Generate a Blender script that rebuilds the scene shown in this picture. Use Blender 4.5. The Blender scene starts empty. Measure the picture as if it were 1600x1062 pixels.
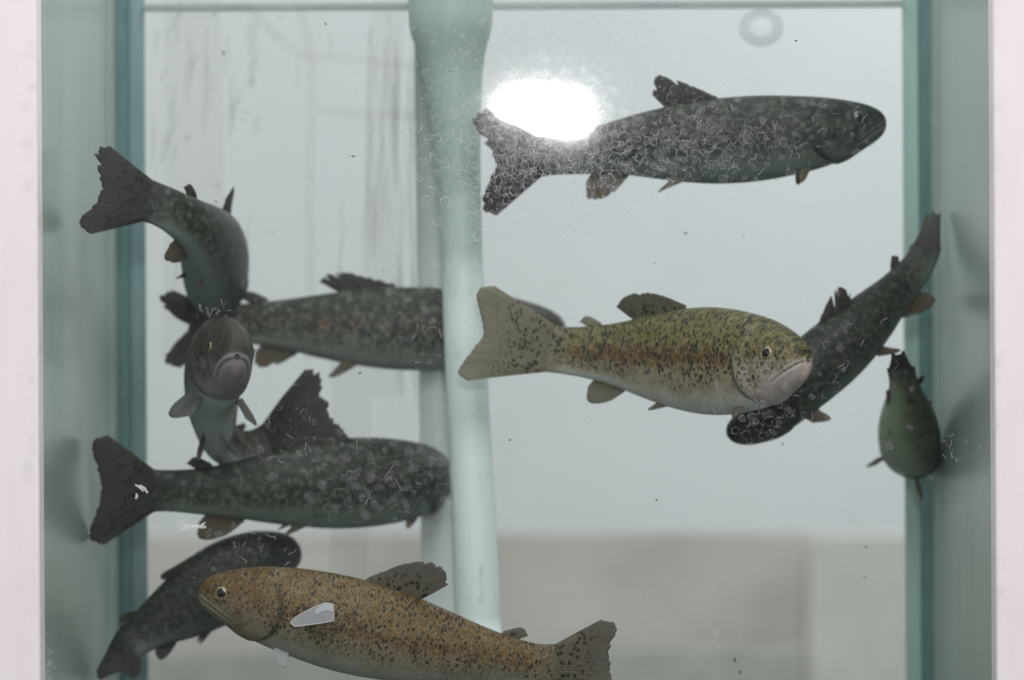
import bpy, bmesh, math, random
from mathutils import Vector, Matrix, noise as mnoise

random.seed(7)
S = bpy.context.scene
COL = S.collection
R = math.radians

# ------------------------------------------------------------------ camera, world, lamps, exposure
CAM_Y = -2.3
MM = 0.86 / 1600.0                       # metres per photo pixel in the plane of the front glass
cam_d = bpy.data.cameras.new('camera')
cam = bpy.data.objects.new('camera', cam_d)
COL.objects.link(cam)
cam.location = (0, CAM_Y, 0)
cam.rotation_euler = (R(90), R(0.32), 0)
cam_d.sensor_width = 36.0
cam_d.lens = 36.0 * 2.3 / 0.86
cam_d.clip_start = 0.05
cam_d.clip_end = 60
cam_d.dof.use_dof = True
cam_d.dof.focus_distance = 2.34
cam_d.dof.aperture_fstop = 2.8
S.camera = cam
bpy.context.view_layer.update()

w = bpy.data.worlds.new('World')
S.world = w
w.use_nodes = True
w.node_tree.nodes['Background'].inputs[0].default_value = (0.96, 0.97, 0.98, 1)
w.node_tree.nodes['Background'].inputs[1].default_value = 0.52

def area(name, loc, target, sx, sy, power, color=(1, 1, 1), shape='RECTANGLE'):
    d = bpy.data.lights.new(name, 'AREA')
    d.shape = shape
    d.size = sx
    d.size_y = sy
    d.energy = power
    d.color = color
    o = bpy.data.objects.new(name, d)
    COL.objects.link(o)
    o.location = loc
    o.rotation_euler = (Vector(target) - Vector(loc)).to_track_quat('-Z', 'Y').to_euler()
    return o

area('room_fill_light', (0.3, -2.6, 2.3), (0, 0, 0), 2.4, 1.4, 63, (1.0, 0.965, 0.985))  # unseen soft light added to brighten posts and fish from the front
area('tank_fill_light', (0.0, 0.2, 0.72), (0, 0.2, -1), 0.8, 0.36, 2.2, (0.97, 1.0, 1.0))  # unseen light added above the tank to brighten its inside
for sx_, pw_, cl_ in ((-1, 20, (1.0, 0.965, 0.92)), (1, 57, (0.965, 0.985, 1.0))):
    area('wall_fill_light', (2.4 * sx_, 1.7, 1.85), (0.35 * sx_, 3.6, 0.95), 1.2, 1.2, pw_, cl_)  # unseen side lights added to brighten the back wall
# the bare lamp whose mirror image shows in the front glass
LX, LZ = (848 - 800) * MM, (531 - 163) * MM
area('bare_lamp', (LX * 2.0, -4.6 + 2.3 - 0.0, LZ * 2.0), (LX, 0, LZ), 0.158, 0.058, 7, (1, 1, 1), 'ELLIPSE')
area('bare_lamp_lower', ((884 - 800) * MM * 2, -2.3, (531 - 197) * MM * 2), (LX, 0, LZ), 0.095, 0.042, 2.6, (1, 1, 1), 'ELLIPSE')

S.view_settings.view_transform = 'Standard'
S.view_settings.look = 'None'
S.view_settings.exposure = 0.0
S.view_settings.gamma = 1.0
S.view_settings.use_curve_mapping = False
S.render.engine = 'CYCLES'
S.cycles.use_denoising = True
S.cycles.max_bounces = 8
S.cycles.transparent_max_bounces = 24
S.cycles.volume_bounces = 0
S.cycles.caustics_reflective = False
S.cycles.caustics_refractive = False
S.cycles.sample_clamp_indirect = 4.0

# ------------------------------------------------------------------ helpers
MW = cam.matrix_world.copy()
EYE = MW.translation.copy()

def at(px, py, Y):
    """The point at depth Y that the photo shows at pixel (px, py)."""
    d = MW.to_3x3() @ Vector(((px - 800) / 1600 * 36 / cam_d.lens, (531 - py) / 1600 * 36 / cam_d.lens, -1))
    t = (Y - EYE.y) / d.y
    return EYE + d * t

def obj(name, verts, faces, mats, parent=None, smooth=True, midx=None):
    me = bpy.data.meshes.new(name)
    me.from_pydata([tuple(v) for v in verts], [], faces)
    me.update()
    for m in (mats if isinstance(mats, (list, tuple)) else [mats]):
        me.materials.append(m)
    me.polygons.foreach_set('use_smooth', [smooth] * len(me.polygons))
    if midx:
        me.polygons.foreach_set('material_index', midx)
    o = bpy.data.objects.new(name, me)
    COL.objects.link(o)
    if parent is not None:
        o.parent = parent
        o.matrix_parent_inverse = Matrix.Translation(-parent.location) if parent.type == 'EMPTY' and parent.parent is None else parent_inv(parent)
    return o

def parent_inv(p):
    m = Matrix.Identity(4)
    while p is not None:
        if p.type == 'EMPTY':
            m = Matrix.Translation(-p.location)
        p = p.parent
    return Matrix.Identity(4)

def attr(o, name, vals, kind='FLOAT'):
    a = o.data.attributes.new(name, kind, 'POINT')
    if kind == 'FLOAT':
        a.data.foreach_set('value', vals)
    else:
        a.data.foreach_set('vector', [c for v in vals for c in v])

def thing(name, label, cat, loc=(0, 0, 0), group=None):
    o = bpy.data.objects.new(name, None)
    COL.objects.link(o)
    o.location = loc
    o.empty_display_size = 0.05
    return tag(o, label, cat, group)

def tag(o, label, cat, group=None, kind=None):
    o['label'] = label
    o['category'] = cat
    if group:
        o['group'] = group
    if kind:
        o['kind'] = kind
    return o

def box(name, x0, x1, y0, y1, z0, z1, m, parent=None, bev=0.0, seg=2):
    bm = bmesh.new()
    bmesh.ops.create_cube(bm, size=1.0)
    for v in bm.verts:
        v.co = Vector(((x0 + x1) / 2 + v.co.x * (x1 - x0), (y0 + y1) / 2 + v.co.y * (y1 - y0), (z0 + z1) / 2 + v.co.z * (z1 - z0)))
    if bev > 0:
        bmesh.ops.bevel(bm, geom=bm.edges[:] , offset=bev, segments=seg, affect='EDGES', profile=0.5)
    vs = [v.co.copy() for v in bm.verts]
    bm.verts.index_update()
    fs = [[v.index for v in f.verts] for f in bm.faces]
    bm.free()
    return obj(name, vs, fs, m, parent, smooth=False)

def interp(tab, x):
    """Smooth (monotone cubic-ish) table look-up."""
    if x <= tab[0][0]:
        return tab[0][1]
    for i in range(len(tab) - 1):
        x0, y0 = tab[i]
        x1, y1 = tab[i + 1]
        if x <= x1:
            t = (x - x0) / (x1 - x0)
            m0 = (y1 - tab[i - 1][1]) / (x1 - tab[i - 1][0]) if i > 0 else (y1 - y0) / (x1 - x0)
            m1 = (tab[i + 2][1] - y0) / (tab[i + 2][0] - x0) if i + 2 < len(tab) else (y1 - y0) / (x1 - x0)
            h = x1 - x0
            return ((2*t**3 - 3*t*t + 1) * y0 + (t**3 - 2*t*t + t) * h * m0 + (-2*t**3 + 3*t*t) * y1 + (t**3 - t*t) * h * m1)
    return tab[-1][1]

def lin(tab, x):
    if x <= tab[0][0]:
        return tab[0][1:]
    for i in range(len(tab) - 1):
        if x <= tab[i + 1][0]:
            t = (x - tab[i][0]) / (tab[i + 1][0] - tab[i][0])
            return tuple(a + (b - a) * t for a, b in zip(tab[i][1:], tab[i + 1][1:]))
    return tab[-1][1:]

def sstep(a, b, x):
    t = max(0.0, min(1.0, (x - a) / (b - a)))
    return t * t * (3 - 2 * t)

def nz(x, y=0.0, z=0.0):
    return mnoise.noise(Vector((x, y, z)))

# ------------------------------------------------------------------ node helpers
class N:
    def __init__(self, name):
        self.m = bpy.data.materials.new(name)
        self.m.use_nodes = True
        self.t = self.m.node_tree
        self.t.nodes.clear()
        self.out = self.t.nodes.new('ShaderNodeOutputMaterial')
    def n(self, typ, **kw):
        x = self.t.nodes.new(typ)
        for k, v in kw.items():
            setattr(x, k, v)
        return x
    def l(self, a, b):
        self.t.links.new(a, b)
    def put(self, sock, v):
        if isinstance(v, bpy.types.NodeSocket):
            self.l(v, sock)
        elif isinstance(v, (tuple, list)) and sock.type == 'RGBA' and len(v) == 3:
            sock.default_value = (*v, 1)
        else:
            sock.default_value = v
    def math(self, op, a, b=0.0, c=None, clamp=False):
        x = self.n('ShaderNodeMath', operation=op, use_clamp=clamp)
        self.put(x.inputs[0], a)
        self.put(x.inputs[1], b)
        if c is not None:
            self.put(x.inputs[2], c)
        return x.outputs[0]
    def mix(self, f, a, b, blend='MIX'):
        x = self.n('ShaderNodeMix', data_type='RGBA', blend_type=blend)
        self.put(x.inputs[0], f)
        self.put(x.inputs[6], a)
        self.put(x.inputs[7], b)
        return x.outputs[2]
    def ramp(self, f, stops, interp='LINEAR'):
        x = self.n('ShaderNodeValToRGB')
        x.color_ramp.interpolation = interp
        while len(x.color_ramp.elements) < len(stops):
            x.color_ramp.elements.new(0.5)
        for e, (p, c) in zip(x.color_ramp.elements, stops):
            e.position = p
            e.color = (*c, 1) if len(c) == 3 else c
        self.put(x.inputs[0], f)
        return x.outputs[0]
    def step(self, a, b, f):
        x = self.n('ShaderNodeMapRange', interpolation_type='SMOOTHSTEP')
        self.put(x.inputs[0], f)
        x.inputs[1].default_value = a
        x.inputs[2].default_value = b
        return x.outputs[0]
    def attr(self, name, vec=False):
        x = self.n('ShaderNodeAttribute', attribute_name=name)
        return x.outputs['Vector'] if vec else x.outputs['Fac']
    def noise(self, vec, scale, detail=3.0, rough=0.55):
        x = self.n('ShaderNodeTexNoise')
        if vec is not None:
            self.l(vec, x.inputs['Vector'])
        x.inputs['Scale'].default_value = scale
        x.inputs['Detail'].default_value = detail
        x.inputs['Roughness'].default_value = rough
        return x.outputs['Fac']
    def voro(self, vec, scale, feature='F1', rand=1.0):
        x = self.n('ShaderNodeTexVoronoi', feature=feature)
        self.l(vec, x.inputs['Vector'])
        x.inputs['Scale'].default_value = scale
        x.inputs['Randomness'].default_value = rand
        return x
    def mapping(self, vec, scale=(1, 1, 1), rot=(0, 0, 0), loc=(0, 0, 0)):
        x = self.n('ShaderNodeMapping')
        self.l(vec, x.inputs['Vector'])
        x.inputs['Scale'].default_value = scale
        x.inputs['Rotation'].default_value = rot
        x.inputs['Location'].default_value = loc
        return x.outputs[0]
    def geo(self):
        return self.n('ShaderNodeNewGeometry').outputs['Position']
    def principled(self, color, rough=0.5, spec=0.5, bump=None, bstr=0.2, bdist=0.002, coat=0.0, **kw):
        p = self.n('ShaderNodeBsdfPrincipled')
        self.put(p.inputs['Base Color'], color)
        self.put(p.inputs['Roughness'], rough)
        self.put(p.inputs['Specular IOR Level'], spec)
        p.inputs['Coat Weight'].default_value = coat
        for k, v in kw.items():
            self.put(p.inputs[k.replace('_', ' ')], v)
        if bump is not None:
            b = self.n('ShaderNodeBump')
            b.inputs['Strength'].default_value = bstr
            b.inputs['Distance'].default_value = bdist
            self.l(bump, b.inputs['Height'])
            self.l(b.outputs[0], p.inputs['Normal'])
        return p.outputs[0]
    def done(self, sh, vol=None):
        if sh is not None:
            self.l(sh, self.out.inputs['Surface'])
        if vol is not None:
            self.l(vol, self.out.inputs['Volume'])
        return self.m

# ------------------------------------------------------------------ materials of the setting
def mat_clear():
    k = N('clear_glass')
    t = k.n('ShaderNodeBsdfTransparent')
    t.inputs[0].default_value = (0.97, 0.985, 0.98, 1)
    return k.done(t.outputs[0])

def mat_side_glass():
    k = N('green_side_glass')
    g = k.geo()
    a = k.noise(k.mapping(g, (3, 6, 0.8)), 2.2, 4)
    b = k.noise(k.mapping(g, (60, 40, 2.0)), 3.0, 3)
    c = k.mix(a, (0.27, 0.34, 0.30), (0.38, 0.44, 0.39))
    c = k.mix(k.math('MULTIPLY', k.step(0.55, 0.8, b), 0.25), c, (0.28, 0.31, 0.28))
    return k.done(k.principled(c, 0.27, 0.36, k.noise(g, 9, 2), 0.05, 0.01))

def mat_plain(name, c0, c1, scale=6.0, rough=0.5, spec=0.4, stretch=(1, 1, 1), bstr=0.1):
    k = N(name)
    g = k.geo()
    f = k.noise(k.mapping(g, stretch), scale, 5, 0.6)
    c = k.mix(k.step(0.3, 0.7, f), c0, c1)
    return k.done(k.principled(c, rough, spec, f, bstr, 0.002))

def mat_post():
    k = N('white_painted_post')
    g = k.geo()
    f = k.noise(k.mapping(g, (6, 6, 1.2)), 5.0, 5, 0.62)
    c = k.mix(k.step(0.35, 0.75, f), (0.89, 0.825, 0.86), (0.86, 0.775, 0.81))
    sp = k.noise(k.mapping(g, (1, 1, 0.35)), 210, 2)
    c = k.mix(k.math('MULTIPLY', k.step(0.72, 0.80, sp), 0.35), c, (0.62, 0.56, 0.52))
    fine = k.noise(k.mapping(g, (160, 160, 3)), 3.0, 3)
    c = k.mix(k.math('MULTIPLY', k.step(0.66, 0.78, fine), 0.16), c, (0.55, 0.5, 0.5))
    edge = k.n('ShaderNodeSeparateXYZ')
    k.l(g, edge.inputs[0])
    ax = k.math('ABSOLUTE', edge.outputs[0])
    near = k.math('SUBTRACT', 1.0, k.step(0.398, 0.412, ax))
    dirt = k.math('MULTIPLY', near, k.step(0.5, 0.75, k.noise(g, 45, 4)))
    c = k.mix(k.math('MULTIPLY', dirt, 0.45), c, (0.60, 0.55, 0.47))
    return k.done(k.principled(c, 0.38, 0.35, f, 0.08, 0.003))

def mat_wall():
    k = N('pale_wall')
    g = k.geo()
    f = k.noise(k.mapping(g, (1, 1, 0.7)), 2.2, 4, 0.5)
    c = k.mix(f, (0.66, 0.685, 0.705), (0.74, 0.755, 0.77))
    d = k.noise(k.mapping(g, (9, 9, 1.5)), 3.5, 4)
    c = k.mix(k.math('MULTIPLY', k.step(0.58, 0.75, d), 0.22), c, (0.52, 0.53, 0.51))
    return k.done(k.principled(c, 0.6, 0.25, f, 0.1, 0.01))

def mat_film(name, color, opacity, rough=0.5):
    k = N(name)
    d = k.n('ShaderNodeBsdfPrincipled')
    d.inputs['Base Color'].default_value = (*color, 1)
    d.inputs['Roughness'].default_value = rough
    t = k.n('ShaderNodeBsdfTransparent')
    m = k.n('ShaderNodeMixShader')
    m.inputs[0].default_value = opacity
    k.l(t.outputs[0], m.inputs[1])
    k.l(d.outputs[0], m.inputs[2])
    return k.done(m.outputs[0])

M_CLEAR = mat_clear()
M_SIDE = mat_side_glass()
M_POST = mat_post()
M_WALL = mat_wall()
M_SEAL = mat_plain('teal_silicone', (0.075, 0.165, 0.165), (0.11, 0.205, 0.20), 30, 0.4)
M_SHEEN = mat_film('painted_sheen', (0.42, 0.52, 0.47), 0.5, 0.3)  # paints the brightness of the side glass near the back corner
M_STRIP2 = mat_plain('pale_green_glass_edge', (0.33, 0.48, 0.44), (0.40, 0.54, 0.50), 5, 0.3, 0.4, (20, 20, 1.0))
M_STRIP = mat_plain('blue_green_glass_edge', (0.17, 0.265, 0.275), (0.23, 0.325, 0.33), 5, 0.3, 0.4, (20, 20, 1.0))
M_RIM = mat_plain('grey_rim', (0.24, 0.28, 0.28), (0.33, 0.36, 0.36), 12, 0.5)
M_COUNTER = mat_plain('grey_green_counter', (0.13, 0.155, 0.142), (0.17, 0.19, 0.175), 9, 0.45)
M_FOAM = mat_plain('beige_foam', (0.49, 0.47, 0.43), (0.66, 0.635, 0.59), 3, 0.8, 0.2)
M_FOAM_SHADE = mat_plain('shade_beige_foam', (0.40, 0.405, 0.375), (0.50, 0.49, 0.455), 14, 0.8, 0.2)
M_FOAM2 = mat_plain('pale_foam', (0.62, 0.605, 0.565), (0.69, 0.675, 0.635), 14, 0.8, 0.2)

def mat_pipe():
    k = N('pale_green_pipe')
    g = k.geo()
    s = k.n('ShaderNodeSeparateXYZ')
    k.l(g, s.inputs[0])
    f = k.noise(k.mapping(g, (1, 1, 0.5)), 26, 4)
    c0 = k.mix(f, (0.68, 0.785, 0.755), (0.75, 0.84, 0.815))
    c_up = k.mix(f, (0.31, 0.41, 0.37), (0.40, 0.50, 0.455))       # greyer green tone on the upper half
    h = k.math('ADD', s.outputs[2], k.math('MULTIPLY', k.math('SUBTRACT', f, 0.5), 0.16))
    c = k.mix(k.step(0.03, 0.15, h), c0, c_up)
    d = k.noise(k.mapping(g, (1, 1, 0.22)), 120, 4, 0.6)
    c = k.mix(k.math('MULTIPLY', k.step(0.56, 0.74, d), 0.4), c, (0.30, 0.38, 0.34))
    e = k.noise(g, 330, 2, 0.5)
    c = k.mix(k.math('MULTIPLY', k.step(0.70, 0.78, e), 0.5), c, (0.22, 0.25, 0.21))
    return k.done(k.principled(c, 0.42, 0.3, d, 0.2, 0.002))
M_PIPE = mat_pipe()

# ------------------------------------------------------------------ tank
FX0, FX1 = at(65, 531, 0).x, at(1549, 531, 0).x          # front opening
BX0, BX1 = at(189, 531, 0.41).x, at(1452, 531, 0.41).x   # back corners
GX0, GX1 = at(229, 531, 0.41).x, at(1412, 531, 0.41).x   # clear part of the back glass
ZT, ZB = 0.46, -0.36
YF, YB = 0.0, 0.41

tank = thing('fish_tank', 'glass fish tank with two white front posts and green side panes', 'fish tank', (0, 0.2, ZB))
front = box('front_pane', FX0 - 0.03, FX1 + 0.03, 0.0, 0.008, ZB, ZT, M_CLEAR, tank)
back = box('back_pane', BX0 + 0.002, BX1 - 0.002, YB, YB + 0.008, ZB, ZT, M_CLEAR, tank)
for sx, xf, xb in ((-1, FX0, BX0), (1, FX1, BX1)):
    o_ = 0.010 * sx
    v = [(xf, 0.0085, ZB), (xb, YB - 0.002, ZB), (xb + o_, YB - 0.002, ZB), (xf + o_, 0.0085, ZB)]
    v += [(a, b, ZT) for a, b, c in v]
    obj('side_pane', v, [(0, 1, 2, 3), (4, 7, 6, 5), (0, 4, 5, 1), (1, 5, 6, 2), (2, 6, 7, 3), (3, 7, 4, 0)], M_SIDE, tank, smooth=False)
    # silicone bead down the back corner, the edge strip of the back glass
    vs, fs = [], []
    for i in range(9):
        a = i / 8 * math.pi / 2
        vs.append((xb - sx * 0.0105 * math.cos(a) ** 0.8, YB - 0.004 - 0.022 * math.sin(a) ** 0.8, ZB + 0.002))
    vs.append((xb, YB - 0.003, ZB + 0.002))
    n_ = len(vs)
    vs += [(x_, y_, ZT) for x_, y_, z_ in vs]
    for i in range(n_):
        j = (i + 1) % n_
        fs.append((i, j, j + n_, i + n_))
    obj('silicone_seam', vs, fs, M_SEAL, tank)
    vs, fs = [], []  # pale film painting the brighter glass beside the seam
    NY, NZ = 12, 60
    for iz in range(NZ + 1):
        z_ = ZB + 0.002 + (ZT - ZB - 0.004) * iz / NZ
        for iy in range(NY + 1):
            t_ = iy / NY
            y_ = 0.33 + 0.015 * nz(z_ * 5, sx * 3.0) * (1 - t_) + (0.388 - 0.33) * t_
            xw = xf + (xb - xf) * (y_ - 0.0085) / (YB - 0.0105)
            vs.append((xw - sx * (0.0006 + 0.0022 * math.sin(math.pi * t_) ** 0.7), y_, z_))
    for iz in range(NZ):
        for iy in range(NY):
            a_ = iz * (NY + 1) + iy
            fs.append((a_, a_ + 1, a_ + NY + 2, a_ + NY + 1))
    obj('seam_sheen', vs, fs, M_SHEEN, tank)
    xg = GX0 if sx < 0 else GX1
    box('corner_strip', min(xb - sx * 0.003, xg), max(xb - sx * 0.003, xg), YB - 0.004, YB - 0.0005, ZB + 0.002, ZT, M_STRIP if sx < 0 else M_STRIP2, tank)
    # white post in front of the glass
    xa = at(63 if sx < 0 else 1551, 531, -0.02).x
    box('frame_post', min(xa, xa + sx * 0.16), max(xa, xa + sx * 0.16), -0.03, -0.004, ZB - 0.4, ZT + 0.1, M_POST, tank, 0.003)
zr = at(800, 12, YB).z
box('back_rim', GX0, GX1, YB - 0.012, YB - 0.006, zr - 0.003, zr + 0.004, M_RIM, tank, 0.001)
box('floor_pane', FX0, FX1, 0.009, YB - 0.006, ZB - 0.01, ZB - 0.0005, M_COUNTER, tank)

# water: a faint even cloudiness filling the tank
kw_ = N('cloudy_water')
pv = kw_.n('ShaderNodeVolumePrincipled')
pv.inputs['Color'].default_value = (0.83, 0.885, 0.855, 1)
pv.inputs['Density'].default_value = 0.13
M_WATER = kw_.done(None, pv.outputs[0])
v = [(FX0 + 0.003, 0.0095, ZB + 0.001), (FX1 - 0.003, 0.0095, ZB + 0.001), (BX1 - 0.003, YB - 0.0015, ZB + 0.001), (BX0 + 0.003, YB - 0.0015, ZB + 0.001)]
v += [(a, b, 0.40) for a, b, c in v]
water = obj('water', v, [(0, 3, 2, 1), (4, 5, 6, 7), (0, 1, 5, 4), (1, 2, 6, 5), (2, 3, 7, 6), (3, 0, 4, 7)], M_WATER, smooth=False)
tag(water, 'slightly cloudy green water filling the glass tank', 'water', kind='structure')

# counter, boxes and wall behind
cnt = box('counter', -3.2, 3.2, -0.06, 0.47, ZB - 0.06, ZB - 0.011, M_COUNTER, None, 0.004)
tag(cnt, 'grey green counter top carrying the fish tank', 'counter', kind='structure')
wl = box('wall', -5, 5, 3.6, 3.7, -1.1, 3.2, M_WALL)
tag(wl, 'plain pale grey wall behind the glass tank', 'wall', kind='structure')
fl = box('floor', -5, 5, -4, 3.6, -1.2, -1.1, M_COUNTER)
tag(fl, 'grey floor of the room behind the tank', 'floor', kind='structure')

def foam_board(px0, px1, p_top, Y, m, label):
    x0, x1 = at(px0, 900, Y).x, at(px1, 900, Y).x
    o = box('foam_board', x0, x1, Y, Y + 0.02, -1.099, at(900, p_top, Y).z, m, None, 0.004)
    tag(o, label, 'foam board', 'foam boards standing behind the tank')
YBX = 2.3
foam_board(120, 1300, 830, YBX, M_FOAM, 'long beige foam board standing upright and blurred behind the tank')
foam_board(120, 1256, 1012, YBX - 0.08, M_FOAM_SHADE, 'low darker foam board added as shade along the bottom of the long beige one')  # darker board added for the shade low on the long one
foam_board(1262, 1560, 838, YBX - 0.05, M_FOAM2, 'pale foam board beside the long beige one behind the tank')

# ------------------------------------------------------------------ tubes and the standpipe
def tube(name, pts, radii, m, parent=None, seg=20, cap=True):
    vs, fs = [], []
    pts = [Vector(p) for p in pts]
    for i, p in enumerate(pts):
        T = (pts[min(i + 1, len(pts) - 1)] - pts[max(i - 1, 0)]).normalized()
        ref = Vector((0, 1, 0)) if abs(T.y) < 0.9 else Vector((1, 0, 0))
        a = T.cross(ref).normalized()
        b = T.cross(a).normalized()
        for k in range(seg):
            th = 2 * math.pi * k / seg
            vs.append(p + (a * math.cos(th) + b * math.sin(th)) * radii[i])
    for i in range(len(pts) - 1):
        for k in range(seg):
            j = (k + 1) % seg
            fs.append((i * seg + k, i * seg + j, (i + 1) * seg + j, (i + 1) * seg + k))
    if cap:
        fs.append(tuple(range(seg)))
        fs.append(tuple(reversed(range((len(pts) - 1) * seg, len(pts) * seg))))
    return obj(name, vs, fs, m, parent)

PY = 0.265
pipe = thing('standpipe', 'pale green standpipe with a wider socket standing upright in the tank', 'pipe', at(747, 975, PY))
pxs = [(704, 70, 50), (708, 110, 47), (713, 200, 38), (718, 300, 33.5), (722, 400, 32.5), (726, 520, 33), (733, 660, 33.5), (740, 800, 35), (746, 960, 36), (747, 1000, 36)]
sc_ = MM * (2.3 + PY) / 2.3
tube('pipe', [at(a, b, PY) for a, b, c in pxs], [c * sc_ for a, b, c in pxs], M_PIPE, pipe, 40)
so = [(704, -60, 66), (704, 20, 66), (704, 40, 65), (705, 58, 61), (706, 76, 55), (707, 92, 50.5), (708, 118, 46.3), (710, 150, 41.5)]
tube('socket', [at(a, b, PY) for a, b, c in so], [c * sc_ for a, b, c in so], M_PIPE, pipe, 40, False)

# dim tube added for the faint reflection strip left of the standpipe
p2 = thing('reflection_strip', 'dim grey green reflection strip running down behind the left edge of the standpipe', 'pipe', at(690, 980, 0.36))
tube('pipe', [at(676, -80, 0.372), at(690, 975, 0.372)], [31 * MM * 1.15] * 2, mat_plain('grey_green_plastic', (0.56, 0.62, 0.595), (0.63, 0.68, 0.655), 22, 0.5, 0.3), p2, 30)

# round grey fitting under the rim
cup = thing('suction_cup', 'blurred grey round fitting hanging under the dark rim of the back glass', 'suction cup', at(1190, 42, YB - 0.01))
M_CUP = mat_film('grey_rubber', (0.30, 0.34, 0.36), 0.35, 0.6)
M_CUP2 = mat_film('pale_rubber', (0.70, 0.73, 0.74), 0.5, 0.6)
vs, fs = [], []
prof = [(0.022, 0), (0.022, 0.002), (0.016, 0.005), (0.011, 0.006)]
c0 = at(1189, 44, YB - 0.001)
for r_, d_ in prof:
    for k_ in range(32):
        a = 2 * math.pi * k_ / 32
        vs.append((c0.x + r_ * math.cos(a), c0.y - d_, c0.z + 0.85 * r_ * math.sin(a)))
for i in range(len(prof) - 1):
    for k_ in range(32):
        j = (k_ + 1) % 32
        fs.append((i * 32 + k_, i * 32 + j, (i + 1) * 32 + j, (i + 1) * 32 + k_))
obj('rim', vs, fs, M_CUP, cup)
vs = [(c0.x, c0.y - 0.0075, c0.z)] + [(c0.x + 0.0113 * math.cos(2 * math.pi * i / 32), c0.y - 0.0058, c0.z + 0.0096 * math.sin(2 * math.pi * i / 32)) for i in range(32)]
obj('knob', vs, [(0, 1 + i, 1 + (i + 1) % 32) for i in range(32)], M_CUP2, cup)

# stains on the back glass
def ribbon(vs, fs, pts, widths, yoff=0.0006):
    """A low ridge lying on glass: three vertices across."""
    b = len(vs)
    n = len(pts)
    for i in range(n):
        T = (pts[min(i + 1, n - 1)] - pts[max(i - 1, 0)])
        if T.length < 1e-9:
            T = Vector((1, 0, 0))
        T.normalize()
        s = Vector((-T.z, 0, T.x)) * widths[i] * 0.5
        vs += [pts[i] + s, pts[i] + Vector((0, -yoff, 0)), pts[i] - s]
    for i in range(n - 1):
        q = b + i * 3
        fs += [(q, q + 1, q + 4, q + 3), (q + 1, q + 2, q + 5, q + 4)]

M_STAIN = mat_film('algae_stain', (0.17, 0.20, 0.18), 0.13, 0.8)
M_STAIN2 = mat_film('brown_stain', (0.30, 0.25, 0.18), 0.10, 0.8)
vs, fs = [], []
for i in range(95):
    x = random.choice([random.gauss(665, 28), random.gauss(640, 40), random.uniform(245, 690), random.uniform(580, 690), random.uniform(240, 400)])
    y0 = random.uniform(0, 520) if x > 520 else random.uniform(0, 380)
    ln = random.uniform(20, 260) * (1.0 if x > 550 else 0.5)
    wd = random.uniform(4, 18)
    pts, ws = [], []
    for j in range(14):
        t = j / 13
        pts.append(at(x + 5 * nz(i * 3.1, t * 3) + (x - 665) * 0.02 * t, y0 + ln * t, YB - 0.0012))
        ws.append(wd * MM * 1.2 * math.sin(math.pi * min(1, t * 1.02 + 0.02)) ** 0.6 * (0.6 + 0.5 * abs(nz(i, t * 9))) + 1e-5)
    ribbon(vs, fs, pts, ws, 0.0003)
for i in range(26):
    x, y = random.uniform(245, 680), random.uniform(20, 420)
    pts = [at(x + dx, y + dx * random.uniform(-2, 2), YB - 0.0012) for dx in (-4, -1, 2, 5)]
    ribbon(vs, fs, pts, [0.0005, 0.004, 0.0035, 0.0005], 0.0003)
st = obj('algae_streak', vs, fs, M_STAIN, back)
st['kind'] = 'stuff'
def cat_line(P, n=24):
    out = []
    Q = [P[0]] + P + [P[-1]]
    for i in range(1, len(Q) - 2):
        p0, p1, p2_, p3 = [Vector(q) for q in Q[i - 1:i + 3]]
        for k in range(n):
            t = k / n
            out.append(0.5 * ((2 * p1) + (-p0 + p2_) * t + (2 * p0 - 5 * p1 + 4 * p2_ - p3) * t * t + (-p0 + 3 * p1 - 3 * p2_ + p3) * t ** 3))
    out.append(Vector(P[-1]))
    return out
for P, wd in (([(300, -10), (305, 300), (296, 560)], 90), ([(610, -10), (598, 200), (606, 620)], 55), ([(545, 560), (550, 700), (540, 960)], 60), ([(660, 90), (650, 300), (662, 640)], 26), ([(462, -10), (478, 50), (486, 110), (484, 300), (486, 560)], 15), ([(378, 0), (430, 55), (480, 88), (540, 92), (650, 104)], 15), ([(495, 172), (560, 178), (655, 182)], 14)):
    pts = [at(q.x, q.y, YB - 0.0016) for q in cat_line([(a, b, 0) for a, b in P])]
    vs, fs = [], []
    ribbon(vs, fs, pts, [wd * MM * 1.18] * len(pts), 0.0003)
    obj('brown_stain', vs, fs, M_STAIN2, back)

# ------------------------------------------------------------------ TROUT
TOP = [(0, 0.004), (0.004, 0.016), (0.016, 0.032), (0.048, 0.051), (0.10, 0.069), (0.15, 0.082), (0.2, 0.091), (0.3, 0.103), (0.4, 0.106), (0.5, 0.099), (0.6, 0.083), (0.7, 0.065), (0.78, 0.055), (0.84, 0.051), (0.885, 0.053)]
BOT = [(0, 0.004), (0.004, 0.018), (0.016, 0.035), (0.048, 0.055), (0.10, 0.076), (0.15, 0.090), (0.2, 0.100), (0.3, 0.112), (0.4, 0.114), (0.5, 0.105), (0.6, 0.087), (0.7, 0.064), (0.78, 0.053), (0.84, 0.049), (0.885, 0.051)]
WID = [(0, 0.004), (0.004, 0.017), (0.016, 0.030), (0.048, 0.045), (0.10, 0.059), (0.15, 0.067), (0.2, 0.071), (0.3, 0.074), (0.4, 0.072), (0.5, 0.065), (0.6, 0.054), (0.7, 0.039), (0.78, 0.027), (0.84, 0.017), (0.87, 0.009), (0.885, 0.0035)]

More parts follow.
